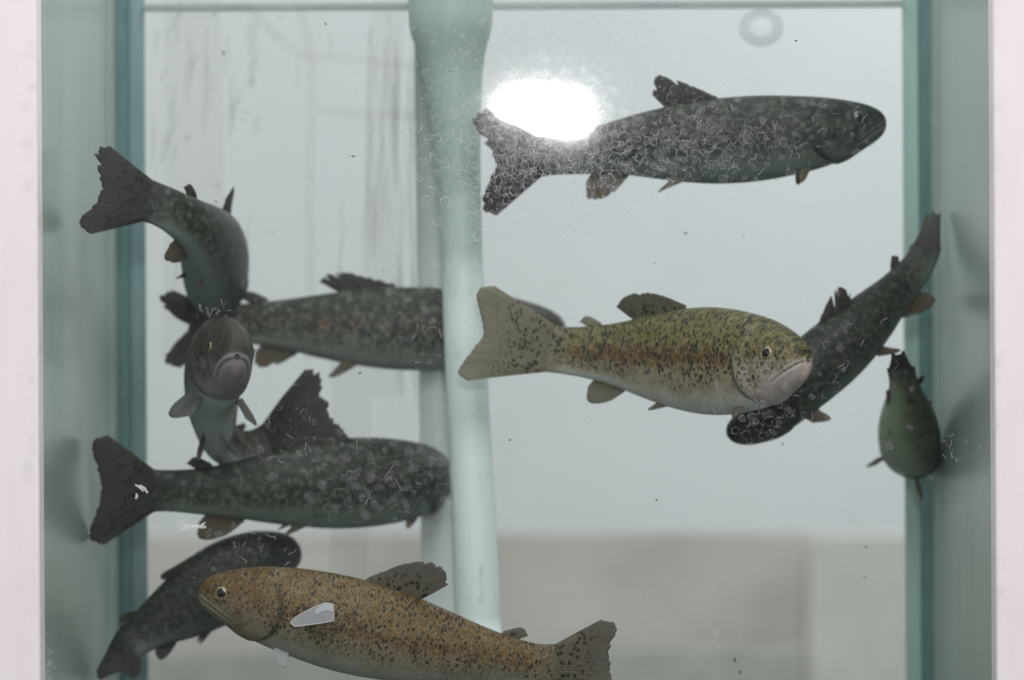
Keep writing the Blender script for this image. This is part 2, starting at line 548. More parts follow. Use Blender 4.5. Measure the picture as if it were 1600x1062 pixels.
class Fish:
    def __init__(self, pts, ups, hs=1.0, ws=1.0):
        """pts: spine points (px, py, depth) from snout to the middle of the tail's end; ups: matching (x, y, z)."""
        P = [at(*p) for p in pts]
        U = [Vector(u).normalized() for u in ups]
        C, W = [], []
        Q = [P[0] * 2 - P[1]] + P + [P[-1] * 2 - P[-2]]
        n = 60
        for i in range(1, len(Q) - 2):
            p0, p1, p2_, p3 = Q[i - 1:i + 3]
            for k in range(n + (1 if i == len(Q) - 3 else 0)):
                t = k / n
                C.append(0.5 * ((2 * p1) + (-p0 + p2_) * t + (2 * p0 - 5 * p1 + 4 * p2_ - p3) * t * t + (-p0 + 3 * p1 - 3 * p2_ + p3) * t ** 3))
                W.append(U[i - 1].lerp(U[i], t))
        self.C, self.W = C, W
        self.s = [0.0]
        for a, b in zip(C, C[1:]):
            self.s.append(self.s[-1] + (b - a).length)
        self.L = self.s[-1]
        self.hs, self.ws = hs, ws
        self.T = []
        m = len(C)
        for i in range(m):
            a, b = max(0, i - 8), min(m - 1, i + 8)
            self.T.append((C[b] - C[a]).normalized())
    def frame(self, u):
        d = u * self.L
        s = self.s
        if d <= 0:
            i, f = 0, 0.0
        elif d >= s[-1]:
            i, f = len(s) - 2, 1.0
        else:
            lo, hi = 0, len(s) - 1
            while hi - lo > 1:
                mid = (lo + hi) // 2
                if s[mid] <= d:
                    lo = mid
                else:
                    hi = mid
            i, f = lo, (d - s[lo]) / max(1e-9, s[lo + 1] - s[lo])
        c = self.C[i].lerp(self.C[i + 1], f)
        T = self.T[i].lerp(self.T[i + 1], f).normalized()
        up = self.W[i].lerp(self.W[i + 1], f)
        up = (up - T * up.dot(T)).normalized()
        lat = T.cross(up).normalized()
        if d < 0:
            c = c + T * d
        elif d > s[-1]:
            c = c + T * (d - s[-1])
        return c, T, up, lat
    def at(self, q):
        c, T, up, lat = self.frame(q[0])
        return c + lat * (q[1] * self.L) + up * (q[2] * self.L)
    def top(self, u): return interp(TOP, u) * self.hs
    def bot(self, u): return interp(BOT, u) * self.hs
    def wid(self, u): return interp(WID, u) * self.ws

def mouth_z(u, hs, drop=1.0):
    return (-0.006 - 0.34 * drop * u - 1.3 * drop * u * u) * hs

def gill_u(zr):
    """Where the edge of the gill cover lies for a height zr in -1..1."""
    return 0.205 - 0.055 * (zr + 0.1) ** 2 - (0.075 * (zr + 0.45) ** 2 if zr < -0.45 else 0.0)

def trout_body(F, mat, parent, open_mouth=0.0, drop=1.0, mlen=0.1, eu=0.085, lw=1.0):
    us = [0.0]
    x = 0.0
    while x < 0.885:
        x += 0.0016 + 0.0052 * sstep(0.02, 0.3, x)
        us.append(min(x, 0.885))
    NA = 128
    vs, rest, tn, jaw, lip, gill, head, pink = [], [], [], [], [], [], [], []
    for u in us:
        tp, bt, wd = F.top(u), F.bot(u), F.wid(u)
        fr = F.frame(u)
        for k in range(NA):
            a = 2 * math.pi * k / NA
            ca, sa = math.cos(a), math.sin(a)
            e = 0.92
            y = wd * math.copysign(abs(ca) ** e, ca)
            z = (tp if sa > 0 else bt) * math.copysign(abs(sa) ** 1.0, sa)
            zr = z / max(1e-6, (tp if z > 0 else bt))
            disp = 0.0
            lp = jw = gl = 0.0
            if u < 0.16:
                mz = mouth_z(u, F.hs, drop)
                dz = z - mz
                fade = 1 - sstep(mlen * 0.75, mlen, u)
                g = math.exp(-(dz / 0.0026) ** 2)
                l1 = math.exp(-((dz - 0.0070 * lw) / (0.0040 * lw)) ** 2)
                l2 = math.exp(-((dz + 0.0065 * lw) / (0.0038 * lw)) ** 2)
                grow = sstep(0.0, 0.012, u)
                disp += fade * ((l1 * 0.0022 + l2 * 0.0014) - g * (0.0042 + open_mouth)) * (0.35 + 0.65 * grow)
                lp = fade * max(l1, l2 * 0.8) - fade * g * 1.5
                jw = (1 - sstep(-0.004, 0.004, dz)) * (1 - sstep(0.07, 0.19, u))
            gu = gill_u(zr)
            sd = u - gu
            gg = math.exp(-((sd - 0.004) / 0.0045) ** 2) * (1 - sstep(0.45, 0.8, zr))
            pl = sstep(-0.075, -0.02, sd) * (1 - sstep(-0.002, 0.003, sd)) * (1 - sstep(0.4, 0.8, zr))
            disp += pl * 0.0055 - gg * 0.0050
            # cheek ring (preopercle)
            pg = math.exp(-((sd + 0.058) / 0.005) ** 2) * (1 - sstep(0.1, 0.45, zr)) * sstep(-0.8, -0.45, zr) * sstep(0.06, 0.09, u)
            disp -= pg * 0.0028
            gl = max(gg, 0.85 * math.exp(-((sd + 0.002) / 0.011) ** 2) * sstep(-0.92, -0.7, zr) * (1 - sstep(-0.45, -0.2, zr)))
            # eye socket
            r_ = math.hypot(u - eu, z - 0.016 * F.hs)
            disp += 0.0022 * math.exp(-((r_ - 0.0175) / 0.005) ** 2)
            n = math.hypot(y / max(wd, 1e-6) / max(wd, 1e-6), z / max(tp, 1e-6) / max(tp, 1e-6)) or 1
            dy, dz_ = (y / wd / wd) / n, (z / tp / tp) / n
            y += dy * disp
            z += dz_ * disp
            c, T, up, lat = fr
            vs.append(c + lat * (y * F.L) + up * (z * F.L))
            rest.append((u, y, z))
            tn.append(zr)
            jaw.append(jw)
            pink.append(jw * (1 - sstep(0.006, 0.017, abs(y))) * (1 - sstep(0.012, 0.035, u)))
            lip.append(max(0.0, lp))
            gill.append(gl)
            head.append(1 - sstep(-0.02, 0.03, sd))
    fs = []
    m = len(us)
    for i in range(m - 1):
        for k in range(NA):
            j = (k + 1) % NA
            fs.append((i * NA + k, i * NA + j, (i + 1) * NA + j, (i + 1) * NA + k))
    fs.append(tuple(range(NA)))
    fs.append(tuple(reversed(range((m - 1) * NA, m * NA))))
    o = obj('body', vs, fs, mat, parent)
    attr(o, 'rest', rest, 'FLOAT_VECTOR')
    attr(o, 'tn', tn)
    attr(o, 'jaw', jaw)
    attr(o, 'lip', lip)
    attr(o, 'gill', gill)
    attr(o, 'pink', pink)
    attr(o, 'headm', head)
    return o

def fin(F, name, base, tip, mat, parent, ragged=0.08, notch=0.0, th=0.0045, ns=72, nt=12, rays=15, wave=0.004, seed=0, normal=None, sag=None):
    """base, tip: control points in rest space (x along the fish, y sideways, z up) from the leading to the trailing edge."""
    def along(tab, s):
        q = s * (len(tab) - 1)
        i = min(int(q), len(tab) - 2)
        f = q - i
        p = [Vector(tab[max(0, min(len(tab) - 1, j))]) for j in (i - 1, i, i + 1, i + 2)]
        if i == 0: p[0] = p[1] * 2 - p[2]
        if i + 2 > len(tab) - 1: p[3] = p[2] * 2 - p[1]
        t = f
        return 0.5 * ((2 * p[1]) + (-p[0] + p[2]) * t + (2 * p[0] - 5 * p[1] + 4 * p[2] - p[3]) * t * t + (-p[0] + 3 * p[1] - 3 * p[2] + p[3]) * t ** 3)
    grid = []
    nv = Vector(normal) if normal else Vector((0, 1, 0))
    for i in range(ns + 1):
        s = i / ns
        B, Tp = along(base, s), along(tip, s)
        nick = max(0.0, nz(s * 14 + seed * 7.7, seed * 3.1) - 0.05) * notch * 2.2
        lenf = 1 - ragged * (0.5 + 0.5 * nz(s * 28 + seed, seed * 1.3)) - nick - 0.012 * abs(math.sin(math.pi * s * rays))
        edge = min(1.0, min(s, 1 - s) * 14)
        lenf = 1 - (1 - lenf) * (0.25 + 0.75 * edge)
        row = []
        for j in range(nt + 1):
            t = j / nt
            p = B.lerp(Tp, t * lenf)
            p = p + nv * (wave * t * math.sin(5.0 * s + 2.2 * t + seed) )
            if sag is not None:
                p = p + Vector(sag) * (t * t)
            row.append(p)
        grid.append(row)
    vs, rest, fs_, ft, fb = [], [], [], [], []
    for side in (1, -1):
        for i in range(ns + 1):
            s = i / ns
            for j in range(nt + 1):
                t = j / nt
                ray = 0.84 + 0.16 * abs(math.cos(math.pi * s * rays))
                e = min(1.0, min(s, 1 - s) * 10)
                h = th * (1 - 0.86 * t) * ray * (0.25 + 0.75 * e) * 0.5 * side
                q = grid[i][j] + nv * h
                vs.append(F.at(q))
                rest.append(tuple(q))
                fs_.append(s)
                ft.append(t)
    W_ = nt + 1
    off = (ns + 1) * W_
    for i in range(ns):
        for j in range(nt):
            a, b, c, d = i * W_ + j, (i + 1) * W_ + j, (i + 1) * W_ + j + 1, i * W_ + j + 1
            fb.append((a, b, c, d))
            fb.append((off + d, off + c, off + b, off + a))
    for i in range(ns):
        a, b = i * W_ + nt, (i + 1) * W_ + nt
        fb.append((a, b, off + b, off + a))
        a, b = i * W_, (i + 1) * W_
        fb.append((b, a, off + a, off + b))
    for j in range(nt):
        a, b = j, j + 1
        fb.append((a, b, off + b, off + a))
        a, b = ns * W_ + j, ns * W_ + j + 1
        fb.append((b, a, off + a, off + b))
    o = obj(name, vs, fb, mat, parent)
    attr(o, 'rest', rest, 'FLOAT_VECTOR')
    attr(o, 'fs', fs_)
    attr(o, 'ft', ft)
    return o

def eye(F, side, mat, parent, r=0.0165, eu=0.085):
    u, z = eu, 0.016 * F.hs
    y = F.wid(u) * max(0.05, 1 - (z / F.top(u)) ** 2) ** 0.5
    cen = Vector((u, side * (y - r * 0.42), z))
    vs, rad, rest = [], [], []
    nr, na = 14, 32
    nrm = Vector((-0.18, side, 0.10)).normalized()
    a1 = nrm.cross(Vector((0, 0, 1))).normalized()
    a2 = nrm.cross(a1).normalized()
    vs.append(F.at(cen + nrm * r * 0.78)); rad.append(0.0); rest.append((0, 0, 0))
    for i in range(1, nr + 1):
        th = math.pi * 0.56 * i / nr
        for k in range(na):
            a = 2 * math.pi * k / na
            q = cen + nrm * (r * 0.78 * math.cos(th)) + (a1 * math.cos(a) + a2 * math.sin(a)) * (r * math.sin(th))
            vs.append(F.at(q))
            rad.append(math.sin(th) if th < math.pi / 2 else 1.2)
            rest.append((math.cos(a) * math.sin(th), math.sin(a) * math.sin(th), side))
    fs = [(0, 1 + k, 1 + (k + 1) % na) for k in range(na)]
    for i in range(nr - 1):
        for k in range(na):
            j = (k + 1) % na
            fs.append((1 + i * na + k, 1 + (i + 1) * na + k, 1 + (i + 1) * na + j, 1 + i * na + j))
    o = obj('eye', vs, fs, mat, parent)
    attr(o, 'er', rad)
    attr(o, 'rest', rest, 'FLOAT_VECTOR')
    return o

def mat_trout(name, finc, back, flank, low, belly, stripe, stripe_amt, spot_amt, jawc, blotch=0.5, seed=0.0, warm=0.0, spot_scale=60, lip_amt=0.5, mottle=0.2, cellvar=0.0, cellc=(0.10, 0.105, 0.09), cellsc=62, r0=0.34, r1=0.62, blo=0.36):
    k = N(name)
    rest = k.attr('rest', True)
    tn = k.attr('tn')
    mp = k.mapping(rest, (1, 1, 1), (0, 0, 0), (seed, seed * 0.3, 0))
    n1 = k.noise(mp, 14, 4)
    n2 = k.noise(mp, 55, 3)
    h = k.math('ADD', tn, k.math('MULTIPLY', k.math('SUBTRACT', n1, 0.5), 0.5))
    h = k.math('ADD', h, k.math('MULTIPLY', k.math('SUBTRACT', n2, 0.5), 0.3))
    h01 = k.math('MULTIPLY_ADD', h, 0.5, 0.5)
    c = k.ramp(h01, [(0.06, belly), (0.24, low), (0.50, flank), (0.74, back), (1.0, tuple(x * 0.8 for x in back))])
    # rosy side band
    band = k.math('MULTIPLY', k.step(-0.22, 0.02, h), k.math('SUBTRACT', 1.0, k.step(0.12, 0.36, h)))
    band = k.math('MULTIPLY', band, k.step(blo, blo + 0.26, k.noise(k.mapping(mp, (1, 1, 2.5)), 9, 3)))
    c = k.mix(k.math('MULTIPLY', band, stripe_amt), c, stripe)
    # blurred dusky marks along the side
    pm = k.noise(k.mapping(mp, (1.4, 1, 0.9), (0, 0, 0), (3.3, 0, 0)), 19, 2)
    bm_ = k.math('MULTIPLY', k.step(0.52, 0.68, pm), k.math('MULTIPLY', k.step(-0.5, -0.1, tn), k.math('SUBTRACT', 1.0, k.step(0.2, 0.5, tn))))
    c = k.mix(k.math('MULTIPLY', bm_, blotch), c, tuple(x * 0.30 for x in back))
    # scale mesh
    sc = k.voro(k.mapping(mp, (1.0, 0.7, 1.15)), 125, 'DISTANCE_TO_EDGE', 0.7)
    net = k.step(0.0, 0.12, sc.outputs['Distance'])
    c = k.mix(k.math('MULTIPLY', k.math('SUBTRACT', 1.0, net), 0.30), c, tuple(x * 0.35 for x in flank), 'MIX')
    c = k.mix(k.math('MULTIPLY', k.step(0.35, 0.75, n2), 0.35), c, k.mix(0.5, c, (0.36, 0.34, 0.24)))
    # head: smoother, warmer
    hd = k.attr('headm')
    hc = k.ramp(h01, [(0.10, jawc), (0.38, tuple(a * 0.75 + b * 0.25 for a, b in zip(jawc, flank))), (0.58, tuple(x * 0.8 for x in flank)), (0.8, tuple(x * 0.85 for x in back)), (1.0, tuple(x * 0.75 for x in back))])
    hc = k.mix(k.math('MULTIPLY', k.step(0.42, 0.68, k.noise(mp, 26, 3)), 0.5), hc, tuple(a * 0.5 + b * 0.3 for a, b in zip(stripe, flank)))
    c = k.mix(hd, c, hc)
    ll = k.math('ABSOLUTE', k.math('SUBTRACT', tn, 0.07))
    c = k.mix(k.math('MULTIPLY', k.math('SUBTRACT', 1.0, k.step(0.008, 0.03, ll)), k.math('MULTIPLY', k.math('SUBTRACT', 1.0, k.attr('headm')), 0.35)), c, tuple(x * 0.3 for x in back))
    sx_ = k.n('ShaderNodeSeparateXYZ')
    k.l(rest, sx_.inputs[0])
    tl = k.step(0.80, 0.885, k.math('ADD', sx_.outputs[0], k.math('MULTIPLY', k.math('SUBTRACT', n2, 0.5), 0.05)))
    c = k.mix(tl, c, finc)
    mot = k.noise(mp, 34, 4, 0.7)
    c = k.mix(k.math('MULTIPLY', k.math('MULTIPLY', k.step(0.44, 0.66, mot), k.step(-0.75, -0.15, tn)), mottle), c, tuple(x * 0.22 for x in back))
    if cellvar > 0:
        cv = k.voro(k.mapping(mp, (1.0, 0.12, 1.1)), cellsc, 'F1', 1.0)
        cs_ = k.n('ShaderNodeSeparateColor')
        k.l(cv.outputs['Color'], cs_.inputs[0])
        cm = k.math('MULTIPLY', k.step(0.35, 0.95, cs_.outputs[0]), k.step(-0.9, -0.3, tn))
        c = k.mix(k.math('MULTIPLY', cm, cellvar), c, cellc)
        c = k.mix(k.math('MULTIPLY', k.math('MULTIPLY', k.step(0.42, 0.6, cv.outputs['Distance']), k.step(-0.8, -0.2, tn)), cellvar), c, tuple(x * 0.4 for x in back))
    # dark spots: two sizes, each with its own roundish outline
    dist_n = k.n('ShaderNodeTexNoise')
    k.l(mp, dist_n.inputs['Vector'])
    dist_n.inputs['Scale'].default_value = 70
    wob = k.n('ShaderNodeVectorMath', operation='MULTIPLY_ADD')
    k.l(dist_n.outputs['Color'], wob.inputs[0])
    wob.inputs[1].default_value = (0.012, 0.012, 0.012)
    k.l(mp, wob.inputs[2])
    sv = wob.outputs[0]
    def spots(scale, r0, r1, keep, rot):
        v_ = k.voro(k.mapping(sv, (1.25, 0.12, 0.85), rot), scale, 'F1', 0.95)
        sep = k.n('ShaderNodeSeparateColor')
        k.l(v_.outputs['Color'], sep.inputs[0])
        rad = k.math('MULTIPLY_ADD', sep.outputs[0], r1 - r0, r0)
        s_ = k.math('SUBTRACT', 1.0, k.math('DIVIDE', v_.outputs['Distance'], rad), clamp=True)
        s_ = k.step(0.0, 0.34, s_)
        return k.math('MULTIPLY', s_, k.math('LESS_THAN', sep.outputs[1], keep))
    s1 = spots(spot_scale, r0, r1, 0.97, (0.0, 0.5, 0.0))
    s2 = spots(spot_scale * 1.6, 0.28, 0.52, 0.7, (0.0, 0.3, 0.0))
    sm = k.math('MAXIMUM', s1, k.math('MULTIPLY', s2, 0.75))
    where = k.math('MULTIPLY', k.step(-0.75, -0.25, k.math('ADD', tn, k.math('MULTIPLY', k.math('SUBTRACT', n1, 0.5), 0.9))), k.math('SUBTRACT', 1.0, k.math('MULTIPLY', hd, 0.15)))
    jw = k.attr('jaw')
    where = k.math('MULTIPLY', where, k.math('SUBTRACT', 1.0, jw))
    c = k.mix(k.math('MULTIPLY', k.math('MULTIPLY', sm, where), spot_amt), c, (0.018, 0.020, 0.018))
    # jaw, lips, gill slit
    c = k.mix(k.math('MULTIPLY', jw, 0.8), c, k.mix(n2, tuple(x * 0.75 for x in jawc), jawc))
    c = k.mix(k.math('MULTIPLY', k.attr('lip'), lip_amt), c, tuple(min(1, x * 1.15) for x in jawc))
    c = k.mix(k.math('MULTIPLY', k.attr('pink'), 0.35), c, tuple(min(1, a * b) for a, b in zip(jawc, (1.9, 1.45, 1.4))))
    c = k.mix(k.math('MULTIPLY', k.attr('gill'), k.math('MULTIPLY', k.step(0.28, 0.6, n1), 0.85)), c, (0.03, 0.032, 0.028))
    hgt = k.math('ADD', k.math('MULTIPLY', net, 0.6), k.math('MULTIPLY', n2, 0.6))
    return k.done(k.principled(c, k.math('MULTIPLY_ADD', n1, 0.22, 0.33), 0.28, hgt, 0.35, 0.0012))

def mat_fin(name, base, tipc, spot, seed=0.0, rays=60):
    k = N(name)
    rest = k.attr('rest', True)
    s, t = k.attr('fs'), k.attr('ft')
    cb = k.n('ShaderNodeCombineXYZ')
    k.put(cb.inputs[0], k.math('MULTIPLY', s, rays))
    k.put(cb.inputs[1], k.math('MULTIPLY', t, 1.6))
    cb.inputs[2].default_value = seed
    r = k.noise(cb.outputs[0], 1.0, 3, 0.6)
    f = k.noise(rest, 40, 3)
    c = k.mix(k.math('ADD', t, k.math('MULTIPLY', k.math('SUBTRACT', f, 0.5), 0.7), clamp=True), base, tipc)
    c = k.mix(k.math('MULTIPLY', k.step(0.42, 0.70, r), 0.38), c, tuple(x * 0.40 for x in tipc))
    v = k.voro(k.mapping(rest, (1.0, 0.1, 0.8), (0, 0.4, 0), (seed, 0, 0)), 92, 'F1', 1.0)
    sep = k.n('ShaderNodeSeparateColor')
    k.l(v.outputs['Color'], sep.inputs[0])
    sp = k.math('MULTIPLY', k.math('SUBTRACT', 1.0, k.step(0.24, 0.50, k.math('ADD', v.outputs['Distance'], k.math('MULTIPLY', k.math('SUBTRACT', f, 0.5), 0.35)))), k.math('LESS_THAN', sep.outputs[0], 0.85))
    sp = k.math('MULTIPLY', sp, k.math('SUBTRACT', 1.0, k.step(0.35, 0.95, t)))
    c = k.mix(k.math('MULTIPLY', sp, spot), c, (0.02, 0.022, 0.02))
    p = k.principled(c, 0.5, 0.25, r, 0.12, 0.001)
    tr = k.n('ShaderNodeBsdfTranslucent')
    k.put(tr.inputs[0], c)
    mx = k.n('ShaderNodeMixShader')
    mx.inputs[0].default_value = 0.42
    k.l(p, mx.inputs[1])
    k.l(tr.outputs[0], mx.inputs[2])
    return k.done(mx.outputs[0])

def mat_eye(name, iris, iris2):
    k = N(name)
    r = k.attr('er')
    rest = k.attr('rest', True)
    f = k.noise(rest, 5, 3)
    ir = k.mix(f, iris, iris2)
    c = k.mix(k.step(0.62, 0.68, r), (0.004, 0.004, 0.004), ir)
    c = k.mix(k.step(0.80, 0.94, r), c, (0.03, 0.03, 0.025))
    return k.done(k.principled(c, 0.14, 0.6, coat=0.6))

M_EYE = mat_eye('golden_eye', (0.46, 0.37, 0.18), (0.16, 0.14, 0.08))
M_EYE_D = mat_eye('dull_eye', (0.16, 0.145, 0.09), (0.04, 0.04, 0.03))

def trout(label, pts, ups, body_m, fin_m, low_fin_m, hs=1.0, ws=1.0, fs=1.0, cs=1.0, fork=0.02, eye_m=None, ragged=0.08, notch=0.0,
          seed=0, pect=(0.02, 0.8), pelv=0.5, dorsal_h=0.082, dorsal_sweep=0.06, caud_sweep=0.0, open_mouth=0.0, pect_len=0.085, clen=0.0, drop=1.0, mlen=0.1, eu=0.085, er=0.0185, lw=1.0, dstyle=0, db=(0.415, 0.545), dnotch=None, pect_x=0.55, dorsal_m=None, pect_w=1.0, low=1.0, dorsal_curl=0.0):
    F = Fish(pts, ups, hs, ws)
    t = thing('trout', label, 'trout', F.at((0.4, 0, 0)), 'trout swimming in the tank')
    trout_body(F, body_m, t, open_mouth, drop, mlen, eu, lw)
    for sd in (1, -1):
        eye(F, sd, eye_m or M_EYE_D, t, er, eu)
    # tail
    hb = 0.048 * hs
    c_ = 0.128 * cs
    tip = [(0.958 + caud_sweep, 0, c_ * 0.94), (0.993 + caud_sweep * 0.6, 0, c_ * 0.86), (0.995, 0, c_ * 0.66), (0.982 - fork * 0.3, 0, c_ * 0.34), (0.982 - fork, 0, 0), (0.982 - fork * 0.3, 0, -c_ * 0.34), (0.995, 0, -c_ * 0.66), (0.993 - caud_sweep * 0.6, 0, -c_ * 0.86), (0.958 - caud_sweep, 0, -c_ * 0.94)]
    tip = [(a + clen, b, c) for a, b, c in tip]
    base = [(0.868, 0, hb * (1 - i / 4)) for i in range(9)]
    fin(F, 'tail_fin', base, tip, fin_m, t, ragged, notch, 0.012, 110, 16, 22, 0.006, seed)
    # back fin
    b0, b1 = db
    dy = dorsal_curl
    base = [(b0 + (b1 - b0) * i / 4, 0, F.top(b0 + (b1 - b0) * i / 4) - 0.012) for i in range(5)]
    H = dorsal_h * fs
    hh = [0.004, H * 0.52, H * 0.88, H, H * 0.42]
    sw = [0.004, dorsal_sweep * 0.42, dorsal_sweep * 0.72, dorsal_sweep * 0.70, dorsal_sweep * 0.42]
    if dstyle:
        hh = [0.008, H * 0.74, H, H * 0.90, H * 0.55]
        sw = [0.008, dorsal_sweep * 0.75, dorsal_sweep * 1.1, dorsal_sweep * 1.2, dorsal_sweep * 0.95]
    tip = [(base[i][0] + sw[i], dy * hh[i] / H, F.top(base[i][0]) + hh[i]) for i in range(5)]
    fin(F, 'back_fin', base, tip, dorsal_m or fin_m, t, ragged, notch * 1.4 if dnotch is None else dnotch, 0.006, 72, 12, 13, 0.004, seed + 3)
    # adipose fin
    base = [(0.725, 0, F.top(0.725) - 0.008), (0.745, 0, F.top(0.745) - 0.008), (0.765, 0, F.top(0.765) - 0.008)]
    tip = [(0.738, 0, F.top(0.725) + 0.008), (0.778, 0, F.top(0.745) + 0.026), (0.800, 0, F.top(0.765) + 0.012)]
    fin(F, 'adipose_fin', base, tip, fin_m, t, 0.02, 0, 0.008, 24, 8, 3, 0.0, seed + 5)
    # anal fin
    base = [(0.655 + 0.022 * i, 0, -F.bot(0.655 + 0.022 * i) + 0.010) for i in range(5)]
    hh = [0.004, 0.044 * fs, 0.062 * fs, 0.056 * fs, 0.020 * fs]
    sw = [0.004, 0.026, 0.048, 0.046, 0.022]
    tip = [(base[i][0] + sw[i], 0, -F.bot(base[i][0]) - hh[i]) for i in range(5)]
    fin(F, 'anal_fin', base, tip, low_fin_m, t, ragged, notch, 0.006, 48, 10, 10, 0.003, seed + 7)
    for sd in (1, -1):
        # belly fins
        u0 = 0.505
        zb = -F.bot(u0) * 0.93
        base = [(u0 + 0.009 * i, sd * (0.022 + 0.001 * i), zb + 0.012) for i in range(5)]
        ln = [0.014, 0.058, 0.076, 0.066, 0.030]
        tip = [(base[i][0] + ln[i] * low * (0.82 - 0.25 * pelv), sd * (0.024 + ln[i] * 0.55 * pelv), zb - ln[i] * low * (0.18 + 0.65 * pelv)) for i in range(5)]
        fin(F, 'belly_fin', base, tip, low_fin_m, t, ragged * 0.7, 0, 0.006, 36, 10, 9, 0.003, seed + 9 + sd, (0.0, 0.8, 0.5 * sd))
        # chest fins
        u0 = 0.205
        sp, dn = pect
        zb = -F.bot(u0) * 0.80
        yb = F.wid(u0) * 0.52
        base = [(u0 + 0.006 * i, sd * (yb - 0.004), zb + 0.008 - 0.003 * i) for i in range(5)]
        ln = [pect_len * q for q in (0.40, 0.86, 1.0, 0.86, 0.42)]
        d = Vector((pect_x, sp, -dn)).normalized()
        tip = [(base[i][0] + ln[i] * d.x + 0.05 * pect_w * (i - 2) * pect_len, base[i][1] + sd * ln[i] * d.y, base[i][2] + ln[i] * d.z + 0.10 * pect_w * (i - 2) * pect_len) for i in range(5)]
        fin(F, 'chest_fin', base, tip, low_fin_m, t, ragged * 0.6, 0, 0.006, 36, 10, 10, 0.003, seed + 12 + sd, (0.1, 0.75, 0.6 * sd))
    return t

def dark(name, k=1.0, tint=(1, 1, 1), seed=0.0, stripe=(0.06, 0.042, 0.042), st=0.5, spot=0.8, belly=(0.125, 0.15, 0.142), cellvar=0.5):
    m = lambda c: tuple(a * k * b for a, b in zip(c, tint))
    return mat_trout(name, (0.032, 0.034, 0.030), m((0.018, 0.023, 0.016)), m((0.050, 0.060, 0.046)), m((0.082, 0.098, 0.086)), m(belly), stripe, st, spot, m((0.09, 0.09, 0.086)), 0.6, seed, mottle=0.6, cellvar=cellvar, cellc=tuple(a * k for a in (0.095, 0.102, 0.084)))

FIN_D = mat_fin('dark_fin', (0.060, 0.060, 0.052), (0.10, 0.096, 0.088), 0.85)
FIN_LOW = mat_fin('brownish_low_fin', (0.13, 0.108, 0.075), (0.21, 0.18, 0.135), 0.1, 2.0)
Z = (0, 0, 1)

# 1 dark trout high up, nose to the right
trout('slender dark trout near the water top with its tail under the lamp glare', [(1384, 190, .21), (1262, 206, .20), (1130, 218, .20), (1005, 226, .20), (900, 240, .20), (762, 254, .20)], [Z] * 6,
      dark('dark_trout_skin', 1.2, (0.95, 1, 1), 1.0), FIN_D, FIN_LOW, 0.97, 1.0, 1.0, 1.12, 0.03, seed=1, clen=0.035, pect_len=0.055, pect_w=0.3, ragged=0.08, notch=0.12, pect=(0.1, 1.6), pelv=0.25, dorsal_h=0.075, dorsal_sweep=0.085)

# 2 olive trout in the middle
OLIVE = mat_trout('olive_trout_skin', (0.23, 0.21, 0.138), (0.150, 0.130, 0.044), (0.255, 0.22, 0.112), (0.34, 0.285, 0.21), (0.56, 0.58, 0.54), (0.13, 0.045, 0.016), 0.9, 0.93, (0.46, 0.39, 0.375), 0.75, 2.0, spot_scale=78, cellvar=0.22, cellc=(0.40, 0.36, 0.22), cellsc=105, r0=0.34, r1=0.62, blo=0.12)
FIN_O = mat_fin('pale_spotted_fin', (0.28, 0.255, 0.165), (0.38, 0.355, 0.28), 0.85, 1.0)
FIN_O2 = mat_fin('yellowish_low_fin', (0.27, 0.235, 0.15), (0.29, 0.275, 0.235), 0.0, 1.5)
FIN_OD = mat_fin('grey_spotted_back_fin', (0.15, 0.14, 0.09), (0.16, 0.15, 0.125), 0.9, 3.0)
trout('plump olive trout with black spots and a pale chin in mid tank', [(1262, 560, .028), (1232, 562, .045), (1178, 562, .080), (1090, 560, .130), (1000, 556, .165), (920, 551, .180), (870, 546, .182), (795, 530, .180)], [(0.06, -0.12, 1)] * 8,
      OLIVE, FIN_O, FIN_O2, 1.36, 1.24, 0.95, 1.18, 0.030, M_EYE, seed=2, ragged=0.02, pect=(0.1, 0.9), pelv=0.15, dorsal_h=0.058, dorsal_sweep=0.07, dstyle=1, dorsal_m=FIN_OD, db=(0.455, 0.625), dnotch=0.13, caud_sweep=-0.008, pect_len=0.06, clen=0.125, low=0.8)

# 3 dark trout slanting up to the right corner
trout('dark trout slanting upwards behind the olive one, tail at the right seam', [(1136, 680, .22), (1185, 655, .215), (1255, 590, .21), (1330, 525, .22), (1400, 455, .24), (1440, 405, .25), (1456, 342, .28)],
      [(-0.6, -0.35, 0.7)] * 5 + [(-0.8, 0.4, 0.5), (-0.6, 0.9, 0.2)],
      dark('green_black_trout_skin', 0.9, (0.9, 1, 0.95), 3.0), FIN_D, FIN_LOW, 0.95, 1.05, 0.9, 0.24, -0.03, clen=0.03, seed=4, notch=0.3, pect=(0.2, 0.7), pelv=0.5, dorsal_h=0.062, dorsal_sweep=0.05)

# 4 trout turned away at the right seam
trout('small olive grey trout seen from behind beside the right seam, tail raised', [(1424, 728, .375), (1423, 716, .355), (1422, 690, .315), (1420, 655, .275), (1415, 618, .240), (1409, 585, .212), (1402, 546, .185)],
      [(0.05, -0.75, 0.6)] * 7,
      dark('dusky_trout_skin', 2.1, (1.0, 1, 0.78), 4.0, cellvar=0.25, spot=0.2), FIN_D, FIN_LOW, 1.1, 1.85, 0.15, 0.22, 0.0, low=0.2, pect_len=0.15, pect_w=0.6, pect_x=-0.62, seed=6, pect=(0.42, 0.25), pelv=0.2, dorsal_h=0.05, dorsal_sweep=0.05)

